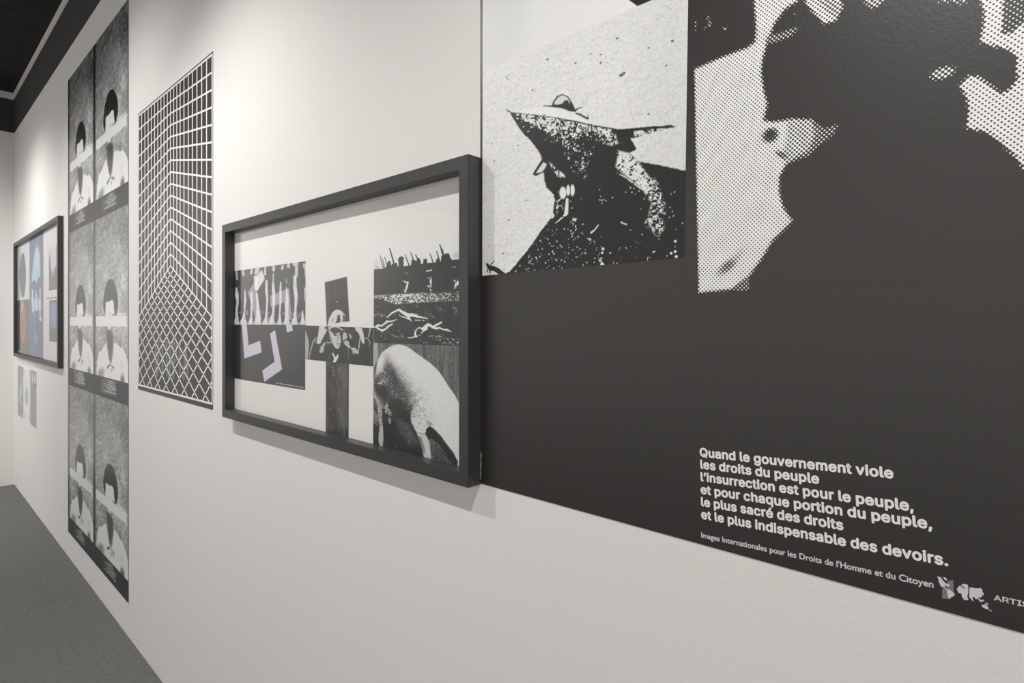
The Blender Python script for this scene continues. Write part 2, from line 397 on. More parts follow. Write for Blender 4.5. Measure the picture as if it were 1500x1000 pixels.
def paint_half(U, V):
    p = Paint(U, V, 0)
    c = lambda *pts: [(1000+x/2.272, y/2.272) for x, y in pts]
    W = 255*.82
    p.put(p.mpoly(c((38,230),(130,190),(215,158),(240,140),(244,100),(238,0),(238,-3000),(420,-3000),(400,-10),(380,5),(340,30),(305,80),(285,130),(275,165),(266,200),(262,240),(270,300),(282,345),(270,400),(300,405),(370,395),(430,400),(440,470),(345,545),(322,590),(322,640),(335,690),(366,735),(300,800),(262,862),(220,920),(165,962),(52,975)), 4.2), W)
    p.put(p.mpoly(c((432,405),(475,425),(520,412),(500,450),(460,480),(420,520),(360,540),(420,470)), 4), 255*.40)
    p.put(p.mpoly(c((350,400),(432,398),(440,450),(420,500),(340,545),(325,520),(345,470)), 5), 255*.62)
    p.put(p.mell(1000+292/2.272, 450/2.272, 11, 9, -.6, .6), 255*.06, .95)
    p.put(p.mell(1000+328/2.272, 515/2.272, 9, 4, .5, .7), 255*.28, .9)
    p.put(p.mell(1000+150/2.272, 885/2.272, 15, 6, -.7, .8), 255*.25, .85)
    p.put(p.mell(1000+185/2.272, 850/2.272, 12, 5, -.8, .8), 255*.60, .7)
    p.put(p.mpoly(c((165,962),(220,920),(222,965),(190,972)), 2), 255*.35)
    # brow and forehead lights
    p.put(p.mpoly(c((395,-20),(415,20),(470,80),(510,70),(535,20),(505,-30),(460,-3000),(420,-3000)), 3), 255*.74)
    p.put(p.mpoly(c((440,0),(500,-10),(535,25),(505,65)), 4), 255*.5, .7)
    p.put(p.mpoly(c((276,140),(282,120),(330,108),(360,92),(388,90),(365,120),(300,144)), 2.5), 255*.40)
    p.put(p.mpoly(c((585,-40),(600,5),(632,30),(655,20),(690,-20),(690,-3000),(585,-3000)), 4), 255*.55)
    p.put(p.mpoly(c((830,-40),(850,8),(900,10),(935,16),(965,-10),(965,-40)), 4), 255*.42)
    # right-hand field
    p.put(p.mpoly(c((985,-3000),(990,0),(1003,40),(1000,85),(990,140),(1040,155),(1085,165),(1112,190),(1110,235),(1115,262),(1090,295),(1060,312),(1020,280),(985,255),(955,250),(920,285),(945,325),(952,370),(944,425),(1010,440),(1060,475),(1110,525),(1140,570),(1300,700),(4600,2600),(4600,-3000)), 4.5), W)
    p.put(p.mpoly(c((1072,-30),(1064,20),(1066,60),(1060,112),(1095,112),(1120,85),(1150,70),(1220,40),(1220,-60)), 4), 255*.26)
    p.put(p.mell(1000+865/2.272, 243/2.272, 19, 8.5, -.3, .35), 255*.55)
    for (x, y) in ((1019.4,32),(1019.6,38),(1019.8,44),(1035.5,25.5),(1038,27),(1038.3,33),(1041,35),(1038,38.5),(1033,41),(1061,41.3),(1064,42.3),(1165,20.5)):
        p.put(p.mell(x, y, 1.7, 1.7, 0, .4), 255*.6)
    return p
off2 = SH+.0003
h0 = wallp(1016.4, 95, off2); h1 = wallp(1022.6, 429, off2)
dx = (h1[0]-h0[0])/(h1[1]-h0[1])
zt2 = 2.35; zb2 = h1[1]
grid_mesh('halftone_photograph', [(h1[0]+dx*(zt2-zb2), zt2), (.55, zt2), (.55, zb2+.02), (h1[0], zb2-.0005)], off2, 420, 400, paint_half, M['halftone'], big, org, raw=True)

LINES = [('Quand le gouvernement viole', (1025.1,668.6), (1309.2,701.2)), ('les droits du peuple', (1026.1,686.2), (1200.4,708.9)),
         ("l\u2019insurrection est pour le peuple,", (1026.5,704.4), (1338.8,749.4)), ('et pour chaque portion du peuple,', (1026.5,723), (1366,775.7)),
         ('le plus sacr\u00e9 des droits', (1027.2,740.9), (1235.9,777)), ('et le plus indispensable des devoirs.', (1027.2,759.5), (1389.5,829.6))]
off3 = SH+.0003
for s, a, b in LINES:
    lettering('text_line', s, wallp(*a, off3), wallp(*b, off3), .0130, .084, off3, M['white_ink'], big, org, space=1.035)
lettering('caption_line', "Images Internationales pour les Droits de l'Homme et du Citoyen", wallp(1027.3,787,off3), wallp(1367.7,861,off3), .0076, .045, off3, M['lilac_ink'], big, org, font=None)
a0 = wallp(1455.8,878.8,off3); a1 = wallp(1508,890.5,off3)
lettering('organisation_name', 'ARTIS', a0, a1, .0058, .06, off3, M['lilac_ink'], big, org)
lettering('design_credit', 'Design: Werner Jeker', (wallp(704.3,702,off3)[0], wallp(704.3,702,off3)[1]), wallp(705.6,662.5,off3), .0030, .03, off3, M['white_ink'], big, org)
E_ = sf((1340,820), 8.333)
def emb(name, polys, mat, off):
    mb = MB()
    for pl in polys: mb.poly([wallp(u, v, off) for u, v in E_(*pl)], -off)
    return mb.build(name, mat, big, org)
emb('map_panel', [((336,345),(336,472),(400,472),(440,468),(480,432),(488,420),(474,400),(470,242),(405,255),(390,262),(420,300),(395,340)), ], M['grey_ink'], off3)
emb('map_emblem', [((270,200),(300,205),(322,215),(340,245),(362,268),(392,290),(372,320),(345,335),(318,318),(292,262),(288,225)),
    ((345,205),(375,213),(398,240),(378,250),(356,230)), ((385,300),(408,285),(425,300),(415,325),(390,328)), ((352,335),(372,330),(398,360),(385,365)),
    ((388,357),(430,363),(492,415),(478,438),(440,455),(418,480),(405,440)),
    ((512,352),(535,322),(550,312),(600,345),(610,350),(615,340),(560,305),(600,290),(645,300),(655,330),(652,400),(640,450),(658,485),(625,490),(600,485),(578,450),(570,410),(530,398)),
    ((668,340),(690,333),(740,345),(790,345),(800,338),(818,355),(828,375),(822,385),(838,400),(842,430),(815,425),(825,445),(800,460),(780,450),(768,470),(745,480),(735,462),(715,445),(705,460),(718,505),(700,495),(680,465),(664,455)),
    ((765,465),(790,470),(800,490),(835,480),(852,505),(830,500),(812,515),(785,495)), ((812,548),(850,545),(862,532),(895,570),(905,605),(880,600),(845,585),(825,572)), ((860,520),(895,530),(905,548),(880,540)), ((905,600),(925,605),(940,622),(930,628))], M['lilac_ink'], off3+.0002)

# ------------------------------------------------------------------ perspective-grid poster
gx0, gz1 = wallp(202.6,167); gx1 = wallp(312.2,300)[0]; gz0 = wallp(312,600)[1]; gz1 = .5*(gz1+wallp(312,76)[1])
org = (gx0, 0, gz0)
gp = empty('wall_poster', org)
tag(gp, 'tall charcoal poster with a white perspective grid of a corner and tiled ground', 'poster')
MB().box((gx0, -SH, gz0), (gx1, 0, gz1)).build('sheet', M['dark_sheet'], gp, org)
off = SH+.0004
W_ = lambda u, v: np.array(wallp(u, v, off))
grid = MB()
def seg(a, b, w, yo=0):
    a = np.array(a); b = np.array(b); d = b-a; n = np.array([-d[1], d[0]])/np.hypot(*d)*w/2
    grid.poly([a-n, b-n, b+n, a+n], -off-yo)
uL, uC, uR = 203.2, 249.7, 310.4
pL = lambda v: W_(uL, v); pC = lambda v: W_(uC, v); pR = lambda v: W_(uR, v)
kx = [(x-249.7) for x in ()]
Rcols = [254.4,259.0,263.9,269.5,275.8,281.8,288.5,295.4,302.6]; Lcols = [245,240.2,235.8,231.1,226.4,221.7,217,212.2,207.4]
xLw = W_(uL,400)[0]; xRw = W_(uR,400)[0]; ztop = gz1-.010; zbot = gz0+.021
gT0 = (249.65,388.9)
lineL = lambda u: 388.9+(uC-u)/(uC-uL)*(464.5-388.9); lineR = lambda u: 388.9+(u-uC)/(uR-uC)*(464.3-388.9)
for u in Rcols+[uC]:
    x, z = W_(u, lineR(u)); seg((x, z), (x, ztop), .0090)
for u in Lcols:
    x, z = W_(u, lineL(u)); seg((x, z), (x, ztop), .0105)
for k in range(15):
    c = pC(148.9+17.15*k); seg(pL(189.8+19.62*k), c, .0075, 1e-5); seg(c, pR(106+25.59*k), .0072, 2e-5)
# ground tiles: plane homography from four tile points
def homog(src, dst):
    A = []; B = []
    for (x, y), (X, Y) in zip(src, dst):
        A += [[x,y,1,0,0,0,-X*x,-X*y],[0,0,0,x,y,1,-Y*x,-Y*y]]; B += [X, Y]
    h = np.linalg.solve(np.array(A, float), np.array(B, float)); return np.append(h, 1).reshape(3, 3)
Hm = homog([(0,0),(10,0),(0,10),(10,10)], [W_(249.65,388.9), W_(310.4,464.3), W_(203.2,464.5), W_(249.7,579.3)])
def tile(i, j):
    q = Hm@np.array([i, j, 1.0]); return q[:2]/q[2]
def clip(a, b):
    t0, t1 = 0.0, 1.0; d = b-a
    for s, lim, ax in ((1, xLw, 0), (-1, xRw, 0), (1, zbot, 1)):
        p0 = s*(a[ax]-lim); p1 = s*(b[ax]-lim)
        if p0 < 0 and p1 < 0: return None
        if p0 < 0: t0 = max(t0, p0/(p0-p1))
        if p1 < 0: t1 = min(t1, p0/(p0-p1))
    return None if t0 >= t1 else (a+d*t0, a+d*t1)
for k in range(1, 30):
    for a, b in ((tile(k,0), tile(k,26)), (tile(0,k), tile(26,k))):
        r = clip(a, b)
        if r: seg(r[0], r[1], .0068, 3e-5)
seg((xLw-.006, ztop), (xRw+.006, ztop), .0085, 4e-5); seg((xLw-.006, zbot), (xRw+.006, zbot), .0075, 4e-5)
seg((xLw-.002, zbot), (xLw-.002, ztop), .012, 5e-5); seg((xRw+.002, zbot), (xRw+.002, ztop), .0095, 5e-5)
grid.build('grid_lines', M['white_ink'], gp, org)
def soft_letters(U, V):
    p = Paint(U, V, 64)
    c = sf((200,480), 7.692)
    L = [((215,150),(215,480),(232,540),(245,480),(245,160)), ((262,145),(315,155)), ((290,150),(293,540)), ((338,160),(342,500),(358,560),(375,560),(378,200),(360,160),(338,170)),
         ((415,160),(416,570)), ((415,170),(448,190),(450,350),(418,395)), ((487,170),(487,560)), ((552,170),(530,590)), ((556,170),(578,590)), ((535,450),(572,450))]
    for l in L: p.put(p.mline(c(*l), 2.0, 1.6), 150, .8)
    return p
quad = quad_px([(222,494),(280,497),(280,566),(222,552)], SH+.0002)
grid_mesh('faint_lettering', [(quad[0][0], quad[0][1]), (quad[1][0], quad[0][1]), (quad[1][0], quad[2][1]), (quad[0][0], quad[2][1])], SH+.0002, 200, 220, soft_letters, M['print'], gp, org)

# ------------------------------------------------------------------ six portrait posters
cX = [-4.5645, -3.8795, -3.1785]; cZ = [.1635, 1.1195, 2.096, 3.0905]
pw, ph = .6975, .9765
def paint_portrait(U, V):
    p = Paint(U, V, 128)
    c1 = sf((90,400), 8.336); c2 = sf((90,500), 8.336)
    tex = fbm((U+V*.25)/1.3, (V-U*.8)/4.2, 7, 3); tex2 = fbm(U/9, V/26, 9, 3)
    vv = (V-(322+ (188-U)*.18))/270.0
    p.C[:] = (112+46*sstep(.0,.45,vv)-16*sstep(.55,.9,vv))[:, None]
    p.add(np.ones(len(U)), (tex-.5)*62+(tex2-.5)*62+(vnoise((U+V*.5)/1.2,(V-U*1.2)/5.0,13)-.5)*34)
    p.add(p.mell(170,405,14,60,0,.9), 24)
    p.put(1-p.mpoly([(139.6,250),(187.6,250),(187.6,640),(139.6,640)], .5), 62, .8)
    p.add(sstep(143,138,U), -28); p.put(p.mpoly(c1((405,690),(545,690),(545,1050),(405,1050)), 8), 118, .0)
    # white shirt
    p.put(p.mpoly(c2((548,10),(520,60),(482,118),(455,130),(440,220),(430,330),(430,412),(450,470),(600,520),(815,560),(812,300),(800,210),(780,150),(742,75),(725,80),(655,8),(635,30),(620,120),(600,270),(575,200)), 1.0), 232)
    p.put(p.mell(90+480/8.336, 500+400/8.336, 4.5, 9, .2, .8), 95, .7); p.put(p.mell(90+742/8.336, 500+480/8.336, 3, 9, 0, .7), 70, .8)
    p.put(p.mell(90+735/8.336, 500+300/8.336, 2, 10, 0, .9), 190, .7)
    p.put(p.mpoly(c1((545,700),(580,690),(600,690),(625,760),(632,900),(625,1000),(615,1060),(606,1100),(598,1115),(585,1060),(560,900),(553,800)), 2.0)*(.72+.28*tex), 84); p.put(p.mpoly(c1((570,740),(600,730),(620,780),(610,900),(575,880)), 3), 66, .6)
    p.put(p.mpoly(c1((575,650),(602,650),(600,680),(585,694),(575,680)), .6), 228)
    p.put(p.mline(c2((585,285),(568,310),(560,330)), [2,3.2,1.5], 1.0), 70, .8); p.put(p.mline(c2((605,290),(630,315),(640,345)), [1.2,2.6,1.2], 1.0), 85, .8); p.put(p.mline(c2((605,330),(612,375)), [2,1.6], 1), 150, .8)
    # hair and face
    p.put(p.mpoly(c1((590,70),(558,105),(532,180),(518,280),(509,370),(514,440),(533,505),(548,522),(650,522),(668,500),(686,420),(690,340),(682,250),(662,165),(632,90),(610,72)), .8), 54)
    p.add(p.mpoly(c1((590,80),(540,180),(520,300),(560,340),(680,340),(660,180),(620,95)), 2), (fbm(U/1.1, V/2.4, 33, 2)-.5)*40)
    p.put(p.mpoly(c1((538,440),(539,355),(555,345),(578,350),(600,335),(617,322),(636,350),(642,430),(648,490),(642,524),(534,524)), .6), 232)
    p.put(p.mell(90+592/8.336, 400+490/8.336, 2.2, 1.4, 0, .6), 165, .7); p.put(p.mell(90+628/8.336, 400+508/8.336, 1.6, 1.6, 0, .6), 120, .7)
    # small lettering above the bar
    m = p.mpoly(c1((684,490),(786,488),(786,512),(684,514)), .6); p.put(m*(.55+.45*sstep(.3,.6,p.grain(1.0,71))), 222)
    # bar
    p.put(p.mpoly(c1((422,528),(792,522),(792,650),(422,648)), .45), 238)
    return p
def portrait_sheet():
    org0 = (cX[1], 0, cZ[1])
    o = empty('portrait_poster', org0)
    MB().box((cX[1], -SH, cZ[1]), (cX[1]+pw, -.0004, cZ[1]+ph)).build('caption_band', M['dark_sheet'], o, org0)
    zb_ = 1.2285
    grid_mesh('portrait_photograph', [(cX[1], cZ[1]+ph), (cX[1]+pw, cZ[1]+ph), (cX[1]+pw, zb_), (cX[1], zb_)], SH+.0003, 200, 420, paint_portrait, M['print_gloss'], o, org0, gain=1.1, lo=56)
    def band(U, V):
        p = Paint(U, V, 64); c = sf((90,500), 8.336)
        rows = [((570,478),(622,494),5.5), ((555,498),(640,522),4), ((527,514),(672,560),4.5), ((540,540),(672,580),4), ((555,566),(660,592),4.5), ((575,588),(640,604),4), ((530,600),(672,644),6)]
        for a, b, w in rows: p.put(p.mline(c(a, b), w*.24, .5)*(.45+.55*sstep(.25,.6,vnoise(U/.55, V/2.5, 91))), 205)
        return p
    grid_mesh('caption_text', [(-3.70,1.222), (-3.40,1.222), (-3.40,1.142), (-3.70,1.142)], SH+.0003, 150, 60, band, M['print_gloss'], o, org0)
    return o
port = portrait_sheet()
PL = {(0,0):'portrait poster in the bottom row, left of the seam, low near the floor', (1,0):'bottom right portrait poster, lowest corner nearest the tall grid poster',
      (0,1):'portrait poster in the middle row, beside the far framed print', (1,1):'portrait poster in the middle row, beside the tall grid poster',
      (0,2):'top left portrait poster of the six, white bar slanting above the far frame', (1,2):'top right portrait poster of the six, tallest in view and brightest'}
kids = list(port.children); first = True
for r in (1, 0, 2):
    for cidx in (1, 0):
        if first: o = port; first = False
        else:
            o = port.copy(); sc.collection.objects.link(o)
            for ch in kids:
                c = ch.copy(); sc.collection.objects.link(c); c.parent = o
        o.location = (cX[cidx], 0, cZ[r])
        o.scale = ((cX[cidx+1]-cX[cidx])/pw*.9995, 1, (cZ[r+1]-cZ[r])/ph*.9998)
        tag(o, PL[(cidx, r)], 'poster', 'portrait posters pasted two by three')

# ------------------------------------------------------------------ frames
def frame_mb(x0, x1, z0, z1, w, d, y0=0.0):
    mb = MB(); n = 0
    V = []; 
    for y in (y0, y0-d):
        V += [(x0,y,z0),(x1,y,z0),(x1,y,z1),(x0,y,z1),(x0+w,y,z0+w),(x1-w,y,z0+w),(x1-w,y,z1-w),(x0+w,y,z1-w)]
    mb.v = V
    for i in range(4):
        j = (i+1) % 4
        mb.f += [(i,j,4+j,4+i), (8+i,12+i,12+j,8+j), (i,8+i,8+j,j), (4+i,4+j,12+j,12+i)]
    return mb
# ---- near frame
fe = .034
fx0, fx1, fz0, fz1, fw = -1.949, -.768, 1.2125, 1.8475, .0265
org = (fx0, 0, fz0)
nf = empty('framed_print', org)
tag(nf, 'black box-framed photo collage in front, its edge over the black poster', 'framed print', 'framed prints')
frame_mb(fx0, fx1, fz0, fz1, fw, fe).build('frame', M['frame'], nf, org, bevel=.0008)
my = .004
MB().box((fx0+.01, -my, fz0+.01), (fx1-.01, -.001, fz1-.01)).build('mount_sheet', M['paper'], nf, org)
gl = MB().box((fx0+fw-.002, -.0095, fz0+fw-.002), (fx1-fw+.002, -.0080, fz1-fw+.002)); gl.build('glass_pane', M['glass'], nf, org)
OFF = my+.0004
def panel(name, px, nu, nv, paint, parent, org, off=OFF, mat=None):
    return grid_mesh(name, quad_px(px, off), off, nu, nv, paint, mat or M['print'], parent, org, gain=1.2, lo=50)

def paint_legs(U, V):
    p = Paint(U, V, 74); c = sf((320,370), 9.09)
    p.add(np.ones(len(U)), (fbm(U/3, V/6, 3)-.5)*22); p.add(p.mell(355,415,7,28,0,.9), 18)
    legs = [([(238,470),(245,560),(255,650),(240,780),(245,860),(238,945)], [20,48,34,28,42,75]), ([(352,490),(356,620),(345,780),(338,860),(330,935)], [8,32,16,40,95]),
            ([(440,540),(442,700),(436,850),(430,935)], [36,28,26,62]), ([(500,330),(508,480)], [60,50]), ([(510,550),(522,700),(530,850),(520,935)], [28,34,62,92]), ([(640,375),(640,520),(650,620),(640,780),(635,880),(622,940)], [26,36,28,24,42,75]),
            ([(728,415),(735,560),(736,700),(730,800),(714,870),(705,938)], [30,46,36,30,52,85]), ([(830,395),(825,520),(826,640),(816,800),(816,880),(810,945)], [18,30,28,20,36,62]), ([(905,460),(915,600),(910,760),(910,860),(908,940)], [10,40,44,50,80]),
            ([(1020,320),(1016,450),(1035,580),(1025,750),(1020,850),(1008,940)], [40,48,46,30,44,85]), ([(1120,770),(1120,870),(1126,930)], [12,40,64]), ([(1156,150),(1150,320)], [14,10]), ([(1150,470),(1145,640)], [16,10])]
    for pts, w in legs:
        m = p.mline(c(*pts), [q/9.09 for q in w], .6)
        p.put(m, (210,208,213), .92); 
    tops = [((240,250),(246,350),26),((325,240),(330,292),32),((440,220),(438,275),34),((520,205),(510,268),60),((622,190),(620,290),30),((733,178),(735,232),38),((732,280),(728,400),18),((855,178),(850,212),34),((930,150),(932,188),38),((1040,135),(1038,300),42),((1135,150),(1140,200),22),((1005,140),(1010,160),40)]
    for a, b, w in tops: p.put(p.mline(c(a, b), w/9.09, .6)*(.75+.25*p.grain(1.5, 5)), 192)
    for a, b, w in (((270,800),(305,795),18),((375,780),(380,815),40),((560,780),(590,805),20),((660,800),(690,805),12),((665,880),(650,860),40),((880,800),(860,815),22),((1060,860),(1090,810),26),((905,350),(910,400),26),((1000,370),(1005,440),20),((985,800),(990,840),20)):
        p.put(p.mline(c(a, b), w/9.09, .8), 165, .6)
    p.put(p.mpoly(c((190,925),(1165,925),(1165,970),(190,970)), 1.2), 188, .65)
    p.add(np.ones(len(U)), (fbm(U/1.6, V/3.2, 15)-.5)*26)
    lil = (196,186,196)
    for pl in (c((575,225),(618,345),(515,505),(570,880),(525,925),(490,880),(390,530)), c((683,575),(942,470),(970,840),(975,890),(895,890),(872,665),(693,725))):
        m = p.mpoly(pl, .4); p.put(m, lil, .55); p.add(m, 10)
    p.put(p.mpoly(c((548,262),(575,225),(618,345),(520,505),(480,470),(490,380)), .5), (216,212,210), .75)
    return p
panel('marching_legs_photograph', [(341.4,397.3),(447.6,382.2),(447.2,475.6),(341.4,475.4)], 300, 280, paint_legs, nf, org)
def paint_darkpanel(U, V):
    p = Paint(U, V, 70); c = sf((320,460), 7.692)
    for pl in (c((262,118),(320,118),(338,350),(470,298),(486,430),(292,500)), c((580,220),(637,177),(718,622),(516,762),(493,636),(632,535)), c((760,118),(830,118),(837,187),(770,207))):
        p.put(p.mpoly(pl, .35), (190,187,198))
    cap = p.mline(c((650,775),(790,798),(845,810)), .95, .4)+p.mline(c((858,808),(955,828)), .95, .4)
    p.put(np.clip(cap, 0, 1)*(.5+.5*sstep(.3,.5,vnoise(U/.5, V/3, 3))), 215)
    return p
panel('dark_panel_photograph', [(341.4,475.4),(447.2,475.6),(446.9,571.2),(341.2,553.6)], 360, 320, paint_darkpanel, nf, org)
def paint_cap(U, V):
    p = Paint(U, V, 70); c = sf((440,400), 8.333)
    p.add(np.ones(len(U)), (fbm(U/2, V/12, 2)-.5)*26)
    p.put(p.mpoly(c((330,640),(338,600),(350,550),(390,480),(420,452),(455,442),(500,458),(545,512),(552,560),(548,592),(600,585),(610,640)), .5), 196)
    p.put(p.mpoly(c((455,508),(478,505),(485,530),(492,590),(465,605),(425,612),(445,570)), .6), 74); p.put(p.mpoly(c((515,505),(540,515),(550,555),(545,590),(512,592),(520,555)), .6), 78)
    p.put(p.mell(440+392/8.333, 400+575/8.333, 1.2, 2.2, .3), 120, .8); p.put(p.mell(440+448/8.333, 400+348/8.333, .8, 1.2), 190, .8)
    p.put(p.mline(c((345,622),(430,615),(600,592)), [.8,.6,.8], .3), 210); p.put(p.mline(c((400,540),(385,600)), .7), 150, .8)
    return p
panel('cross_top_photograph', [(475.6,413.4),(508,405),(511.9,470.6),(478.6,477.0)], 150, 240, paint_cap, nf, org)
def paint_coat(U, V):
    p = Paint(U, V, 78); c = sf((440,500), 6.667)
    p.add(np.ones(len(U)), (fbm(U/3.5, V/14, 4, 4)-.5)*46+(fbm(U/1.1, V/1.4, 6, 2)-.5)*18)
    p.add(p.mell(503,580,5,80,0,.9), 14); p.add(p.mell(484,560,6,60,0,.9), -10); p.put(p.mline([(487.5,600),(488.5,638)], [1,2.4], .8), 52, .7)
    p.put(p.mell(497,541,2.5,4,0,.8), 120, .6)
    for x, y in ((318,255),(320,285),(322,325),(375,660),(292,655)): p.put(p.mell(440+x/6.667, 500+y/6.667, .9, 1.1), 190, .6)
    return p
panel('cross_shaft_photograph', [(477.4,528.8),(511,532.8),(510.5,643),(477.0,635)], 150, 420, paint_coat, nf, org)
def paint_boy(U, V):
    p = Paint(U, V, 62); c = sf((440,400), 8.333)
    p.add(np.ones(len(U)), (fbm(U/2.5, V/3.5, 4)-.5)*22); sk = 192
    p.put(p.mpoly(c((50,690),(70,715),(95,800),(105,880),(100,960),(85,1060),(50,1060)), .7), 165)
    p.put(p.mpoly(c((230,640),(300,645),(305,700),(320,675),(328,690),(300,745),(262,815),(245,858),(212,868),(198,830),(215,760)), .6), sk)
    p.put(p.mline(c((195,790),(160,830),(140,890),(115,990),(100,1080)), [1.6,1.8,1.6,1.3,1.2], .5), 165); p.put(p.mline(c((180,800),(185,840),(205,860)), 1.0, .5), 150)
    # cap brim and face
    p.put(p.mpoly(c((340,660),(400,648),(470,655),(530,690),(560,655),(590,650),(540,740),(520,800),(495,860),(470,915),(450,925),(420,905),(395,860),(380,790),(352,720)), .6), 186)
    p.put(p.mpoly(c((355,690),(385,665),(430,660),(480,675),(522,712),(500,735),(470,725),(410,745),(392,730)), .6), 76)
    p.put(p.mpoly(c((480,740),(545,660),(640,655),(670,700),(690,790),(640,800),(560,720),(530,720),(515,800),(505,860),(482,905),(495,820)), .8), 66, .9)
    p.put(p.mell(440+425/8.333, 400+752/8.333, 2.6, 1.5, -.1, .4), 66, .9); p.put(p.mell(440+490/8.333, 400+748/8.333, 1.8, 1.4, 0, .4), 66, .8)
    p.put(p.mline(c((455,750),(458,800),(452,828)), [1,.9,1.3], .5), 95, .8); p.put(p.mell(440+462/8.333, 400+862/8.333, 2.6, .9, 0, .5), 90, .8); p.put(p.mell(440+455/8.333, 400+890/8.333, 2.2, .8, 0, .6), 150, .6)
    p.put(p.mpoly(c((345,700),(365,720),(385,770),(390,860),(375,850),(360,790)), .6), 170, .8)
    # figures behind
    for pl in (((520,740),(560,725),(575,780),(555,810),(520,815)), ((590,735),(612,745),(630,790),(615,800),(600,770)), ((545,815),(590,830),(600,880),(620,905),(590,910),(550,860)), ((520,815),(560,850),(600,905),(640,915),(600,920),(540,870))):
        p.put(p.mpoly(c(*pl), .7), 186, .9)
    p.put(p.mpoly(c((610,915),(660,905),(705,935),(715,985),(690,985),(660,975),(640,990),(630,940)), .7)*sstep(.2,.4,p.grain(1.3,7)), 186)
    p.put(p.mpoly(c((665,655),(750,668),(772,740),(785,850),(765,866),(742,820),(710,730),(675,700)), .6), 192)
    p.put(p.mline(c((728,795),(715,900),(705,960)), [1.4,2,1.2], .5), 170); p.put(p.mline(c((790,790),(825,800),(850,850),(835,890)), [1.3,1.2,1.4,.8], .5), 165); p.put(p.mline(c((852,672),(845,730),(828,775)), [1.8,1.4,1.6], .5), 186)
    p.put(p.mpoly(c((232,970),(248,890),(290,845),(350,832),(375,850),(330,860),(292,890),(285,960),(250,975)), .7)*sstep(.15,.45,p.grain(1.5,3)), 176)
    p.put(p.mline(c((300,900),(330,950),(345,1000)), .8, .5), 120, .5); p.put(p.mline(c((580,920),(585,1000),(590,1060)), [1,.8,.8], .6), 140, .7); p.put(p.mline(c((855,900),(860,1130)), 1.4, .7), 120, .5)
    d = sf((440,500), 6.667)
    p.put(p.mpoly(d((305,102),(325,118),(342,150),(368,122),(372,150),(358,180),(328,228),(318,200),(328,165)), .5), 200)
    p.put(p.mline(d((265,180),(290,140),(300,130)), .9, .5), 140, .7)
    p.put(p.mline(d((190,90),(205,105),(215,85)), 1.6, .5), 180, .8); p.put(p.mline(d((515,95),(530,110),(555,100)), 1.6, .5), 180, .8)
    return p
panel('boy_photograph', [(447.3,476.4),(546.9,480.2),(546.4,536.5),(447.3,525.9)], 330, 220, paint_boy, nf, org, off=OFF+.0002)
